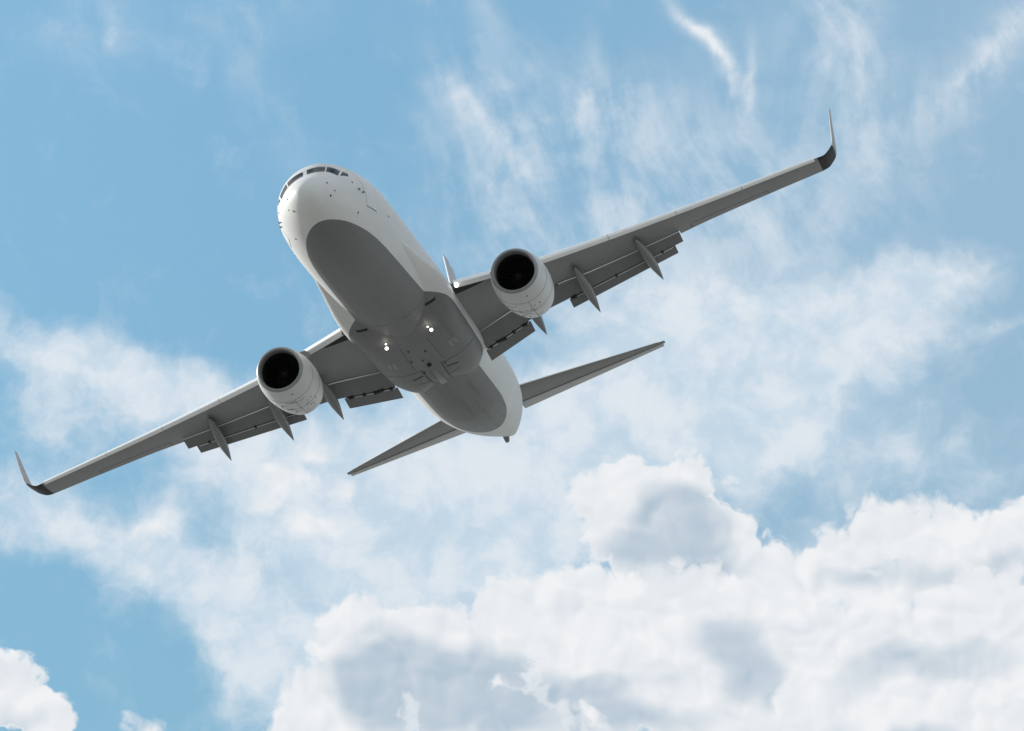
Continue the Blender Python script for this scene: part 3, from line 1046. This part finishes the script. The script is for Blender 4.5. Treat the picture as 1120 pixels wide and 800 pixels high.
# ---- engines
def ring_at(x, y, zc, r, n=72, flat=0.0, a0=0.0):
    out_ = []
    for i in range(n):
        q = 2 * math.pi * i / n + a0
        c, s = math.cos(q), math.sin(q)
        z = r * s
        if s < 0:
            z *= (1 - flat)
        wide = 1 + flat * .35 * max(0, -s) * abs(c) * 2
        out_.append(Vector((x, y + r * c * wide, zc + z)))
    return out_


EX, EY, EZ = 12.22, 4.80, -1.92


def make_engine(sg):
    root = bpy.data.objects.new('engine', None)
    COL.objects.link(root)
    root.parent = plane
    y = sg * EY
    toe = 0.0
    prof = [(.10, .90, .05), (.25, .945, .05), (.5, .99, .05), (.8, 1.03, .045), (1.2, 1.06, .04), (1.7, 1.065, .03), (2.2, 1.045, .02), (2.7, .995, .01), (3.1, .93, 0), (3.45, .855, 0), (3.47, .82, 0), (3.2, .80, 0)]
    bm = bmesh.new()
    loft(bm, [ring_at(EX + dx, y, EZ, r, 72, fl) for dx, r, fl in prof])
    nac = build('nacelle', bm, M['nacelle'], root)
    pr_x = [EX + p[0] for p in prof[:10]]
    pr_r = [p[1] for p in prof[:10]]
    pr_f = [p[2] for p in prof[:10]]

    def cowl(x, q_, off=0.004):
        r = np.interp(x, pr_x, pr_r) + off
        fl = np.interp(x, pr_x, pr_f)
        c, s_ = math.cos(q_), math.sin(q_)
        wide = 1 + fl * .35 * max(0, -s_) * abs(c) * 2
        return Vector((x, y + r * c * wide, EZ + r * s_ * ((1 - fl) if s_ < 0 else 1)))

    def cowl_strip(nm, p0, p1, w, mat, n=14):
        """thin raised strip on the cowl from (x, angle) to (x, angle)"""
        bm = bmesh.new()
        rr = []
        a0, a1 = Vector((p0[0], p0[1] * D)), Vector((p1[0], p1[1] * D))
        along_x = abs(p1[0] - p0[0]) > abs(p1[1] - p0[1]) * D
        for i in range(n + 1):
            t_ = i / n
            x_, q_ = lerp(a0.x, a1.x, t_), lerp(a0.y, a1.y, t_)
            if along_x:
                A, B = (x_, q_ - w / 2), (x_, q_ + w / 2)
            else:
                A, B = (x_ - w / 2, q_), (x_ + w / 2, q_)
            rr.append([cowl(*A), cowl(*B), cowl(*B, -.01), cowl(*A, -.01)])
        loft(bm, rr, True, True, True)
        return build(nm, bm, M[mat], root)

    cowl_strip('cowl_seam', (EX + 1.02, -178), (EX + 1.02, -2), .014, 'seam', 60)
    cowl_strip('cowl_seam', (EX + 2.05, -178), (EX + 2.05, -2), .016, 'seam', 60)
    cowl_strip('cowl_seam', (EX + 1.05, -90), (EX + 3.4, -90), .014, 'seam')
    rng = random.Random(11 if sg > 0 else 23)
    for k in range(26):
        x_ = EX + rng.uniform(1.15, 3.0)
        q_ = rng.uniform(-128, -38) if sg > 0 else rng.uniform(-110, -25)
        ln = rng.choice((.08, .14, .22, .3))
        if rng.random() < .6:
            cowl_strip('placard', (x_, q_), (x_, q_ + ln / D / 1.05), rng.uniform(.025, .05), 'placard', 4)
        else:
            cowl_strip('placard', (x_, q_), (x_ + ln, q_), rng.uniform(.02, .045), 'placard', 4)
    cowl_strip('drain_hole', (EX + .52, -96), (EX + .52, -92), .06, 'dark', 4)
    lip = [(.103, .898, .05), (.04, .868, .05), (.008, .838, .05), (0.0, .815, .05), (.012, .79, .05), (.05, .77, .045), (.13, .75, .04), (.24, .742, .03), (.34, .745, .02)]
    bm = bmesh.new()
    loft(bm, [ring_at(EX + dx, y, EZ, r, 72, fl) for dx, r, fl in lip])
    build('inlet_lip', bm, M['lip'], root)
    duct = [(.335, .746, .02), (.6, .755, .01), (1.0, .775, 0), (1.25, .775, 0)]
    bm = bmesh.new()
    loft(bm, [ring_at(EX + dx, y, EZ, r, 72, fl) for dx, r, fl in duct])
    build('inlet_duct', bm, M['duct'], root)
    # fan: 24 twisted blades on a hub, dark disc behind
    bm = bmesh.new()
    for k in range(24):
        a_ = 2 * math.pi * k / 24
        rr = []
        for i in range(6):
            r = lerp(.2, .77, i / 5)
            tw = lerp(.35, 1.05, i / 5)
            ch = lerp(.16, .24, i / 5)
            rad_v = Vector((0, math.cos(a_), math.sin(a_)))
            tan_v = Vector((0, -math.sin(a_), math.cos(a_)))
            d = Vector((math.cos(tw), 0, 0)) + tan_v * math.sin(tw)
            c_ = Vector((EX + 1.05, y, EZ)) + rad_v * r
            n_ = d.cross(rad_v).normalized() * .008
            rr.append([c_ - d * ch / 2 + n_, c_ + d * ch / 2 + n_, c_ + d * ch / 2 - n_, c_ - d * ch / 2 - n_])
        loft(bm, rr, True, True, True)
    loft(bm, [ring_at(EX + 1.26, y, EZ, .776, 72), ring_at(EX + 1.26, y, EZ, .05, 72)])
    build('fan', bm, M['fan'], root)
    bm = bmesh.new()
    sp = [(.62, .004), (.66, .05), (.74, .11), (.86, .165), (1.0, .205), (1.2, .215)]
    loft(bm, [ring_at(EX + dx, y, EZ, r, 32) for dx, r in sp], True, True, True)
    build('spinner', bm, M['spinner'], root)
    bm = bmesh.new()
    loft(bm, [ring_at(EX + dx, y, EZ, r, 48) for dx, r in ((2.9, .62), (3.4, .6), (3.9, .53), (4.35, .44), (4.36, .40), (4.1, .40))])
    loft(bm, [ring_at(EX + dx, y, EZ, r, 32) for dx, r in ((4.0, .3), (4.4, .24), (4.8, .06))], True, True, True)
    build('exhaust_nozzle', bm, M['exhaust'], root)
    # pylon
    bm = bmesh.new()
    rr = []
    for dx, z0, z1, w in ((.9, .98, 1.02, .03), (1.4, .98, 1.12, .12), (2.2, .9, 1.2, .16), (3.2, .6, 1.22, .18), (4.4, .45, 1.2, .17), (5.6, .75, 1.15, .1), (6.3, 1.0, 1.1, .03)):
        X = EX + dx
        rr.append([Vector((X, y - w, EZ + z0)), Vector((X, y + w, EZ + z0)), Vector((X, y + w * .8, EZ + z1)), Vector((X, y - w * .8, EZ + z1))])
    loft(bm, rr, True, True, True)
    build('pylon', bm, M['white'], root)
    # strake on the inboard side
    bm = bmesh.new()
    q = rad(38)
    b0 = Vector((0, -sg * math.cos(q), math.sin(q)))
    base = Vector((EX, y, EZ))
    pr = [(.95, 1.02, 1.06), (1.25, 1.03, 1.24), (1.75, 1.04, 1.32), (2.0, 1.03, 1.3), (2.02, 1.02, 1.04)]
    tn = Vector((0, -b0.z, b0.y)) * .015
    rr = []
    for dx, r0, r1 in pr:
        pa, pb = base + Vector((dx, 0, 0)) + b0 * r0, base + Vector((dx, 0, 0)) + b0 * r1
        rr.append([pa + tn, pb + tn, pb - tn, pa - tn])
    loft(bm, rr, True, True, True)
    build('strake', bm, M['grey'], root)
    return root


for sg in (1, -1):
    make_engine(sg)

# ---- tail
def lifting(name, mat, secs, parent, vertical=False, cut=None):
    """secs: list of (span pos (y,z) point, x_le, x_te, thickness ratio)"""
    bm = bmesh.new()
    rings = []
    for (y, z), x0, x1, t in secs:
        c = x1 - x0
        ring = []
        K = 16
        for k in range(K + 1):
            s = (1 - k / K) ** 1.7
            o = .5 * t * c * naca(s)
            ring.append(Vector((x0 + s * c, y + (o if vertical else 0), z + (0 if vertical else o))))
        for k in range(1, K + 1):
            s = (k / K) ** 1.7
            o = -.5 * t * c * naca(s)
            ring.append(Vector((x0 + s * c, y + (o if vertical else 0), z + (0 if vertical else o))))
        rings.append(ring)
    loft(bm, rings, True, True, True)
    return build(name, bm, mat, parent)


for sg in (1, -1):
    def hz(y):
        return 1.2 + .135 * y
    st = lifting('horizontal_stabilizer', M['grey'],
                 [((sg * y, hz(y)), lerp(34.3, 39.05, (y - .9) / 6.5), lerp(36.85, 39.42, (y - .9) / 6.5), .09) for y in (.5, .9, 2, 3.5, 5, 6.5, 7.3, 7.48)], plane)
    lifting('leading_edge', M['slat'],
            [((sg * y, hz(y) + .01), lerp(34.26, 39.02, (y - .9) / 6.5), lerp(34.62, 39.14, (y - .9) / 6.5), .30) for y in (1.0, 2, 3.5, 5, 6.5, 7.2)], st)
    lifting('elevator', M['elevator'],
            [((sg * y, hz(y) - .03), lerp(36.6, 39.34, (y - .9) / 6.5), lerp(37.6, 39.68, (y - .9) / 6.5), .09) for y in (.95, 2, 3.5, 5, 6.5, 7.38)], st)
fin = lifting('vertical_stabilizer', M['tail'],
              [((0, 1.6), 30.2, 36.4, .115), ((0, 2.2), 31.6, 36.65, .115), ((0, 3.4), 32.75, 37.05, .115), ((0, 6), 34.9, 37.9, .115), ((0, 9.1), 37.42, 38.75, .115), ((0, 9.3), 37.7, 38.8, .05)], plane, True)
lifting('leading_edge', M['slat'],
        [((0, 2.2), 31.56, 31.95, .5), ((0, 3.4), 32.71, 33.05, .5), ((0, 6), 34.86, 35.15, .5), ((0, 9.1), 37.39, 37.6, .4)], fin, True)
lifting('rudder', M['tail'],
        [((0, 2.05), 36.68, 37.6, .07), ((0, 3.4), 37.08, 38.05, .07), ((0, 6), 37.93, 38.7, .07), ((0, 9.1), 38.78, 39.3, .07)], fin, True)

bm = bmesh.new()
tube(bm, (37.7, 0, .69), (38.15, 0, .72), .17, .13, 24)
build('exhaust_cone', bm, M['exhaust'], plane)
bm = bmesh.new()
rings = []
for t_, r in ((0, .19), (.35, .18), (.75, .14), (.95, .11), (1.0, .07)):
    c_ = Vector((36.95, .17, .42)).lerp(Vector((37.26, .245, .09)), t_)
    rings.append([c_ + Vector((math.cos(q) * r * 1.3, math.sin(q) * r * .8, 0)) for q in [2 * math.pi * k / 20 for k in range(20)]])
loft(bm, rings, True, True, True)
build('tail_skid', bm, M['grey'], plane)

# sensors and probes on the nose
def fus_dot(name, x, th_deg, r, mat, h=.012):
    c_ = fus(x, th_deg * D, 0)
    n_ = (fus(x, th_deg * D, 1) - c_).normalized()
    bm = bmesh.new()
    tube(bm, c_ - n_ * .03, c_ + n_ * h, r, r * .8, 14)
    return build(name, bm, M[mat], fuselage)


for sg in (1, -1):
    def Q(d):
        return d if sg > 0 else 180 - d
    for x, d, r in ((.64, 10.7, .045), (.70, -26.5, .05), (.9, -12, .035), (2.42, -36, .05), (2.2, 8.3, .05), (5.58, -15.2, .045)):
        fus_dot('air_data_port', x, Q(d), r, 'seam')
    for x, d in ((2.45, -3), (2.75, -6)):
        c_ = fus(x, Q(d) * D, 0)
        n_ = (fus(x, Q(d) * D, 1) - c_).normalized()
        bm = bmesh.new()
        tube(bm, c_, c_ + n_ * .06 + Vector((.02, 0, 0)), .025, .018, 8)
        tube(bm, c_ + n_ * .06 + Vector((.06, 0, 0)), c_ + n_ * .06 - Vector((.12, 0, 0)), .02, .01, 8)
        build('pitot_probe', bm, M['seam'], fuselage)

# ---- lamps
def lamp(p, r, d=Vector((-1, 0, -.35)), parent=None, name='landing_light_or_glint', house=True):
    d = d.normalized()
    bm = bmesh.new()
    u = d.orthogonal().normalized()
    w = d.cross(u)
    p = Vector(p)
    rr = []
    for h, k in ((-.06, 1.0), (0, 1.0), (.05, .85), (.085, .5), (.1, .05)):
        rr.append([p + d * h + (u * math.cos(q) + w * math.sin(q)) * r * k for q in [2 * math.pi * i / 20 for i in range(20)]])
    loft(bm, rr, True, True, True)
    return build(name, bm, M['lamp'], parent)


for sg in (1, -1):
    lamp((13.94, sg * .92, -2.2), .062, parent=plane)
    lamp((13.66, sg * .86, -2.13), .028, parent=plane)  # small extra glow, added as a glint beside each belly light
    if sg < 0:
        lamp((13.9, sg * 2.42, -.95), .085, parent=plane)

#MEASURE
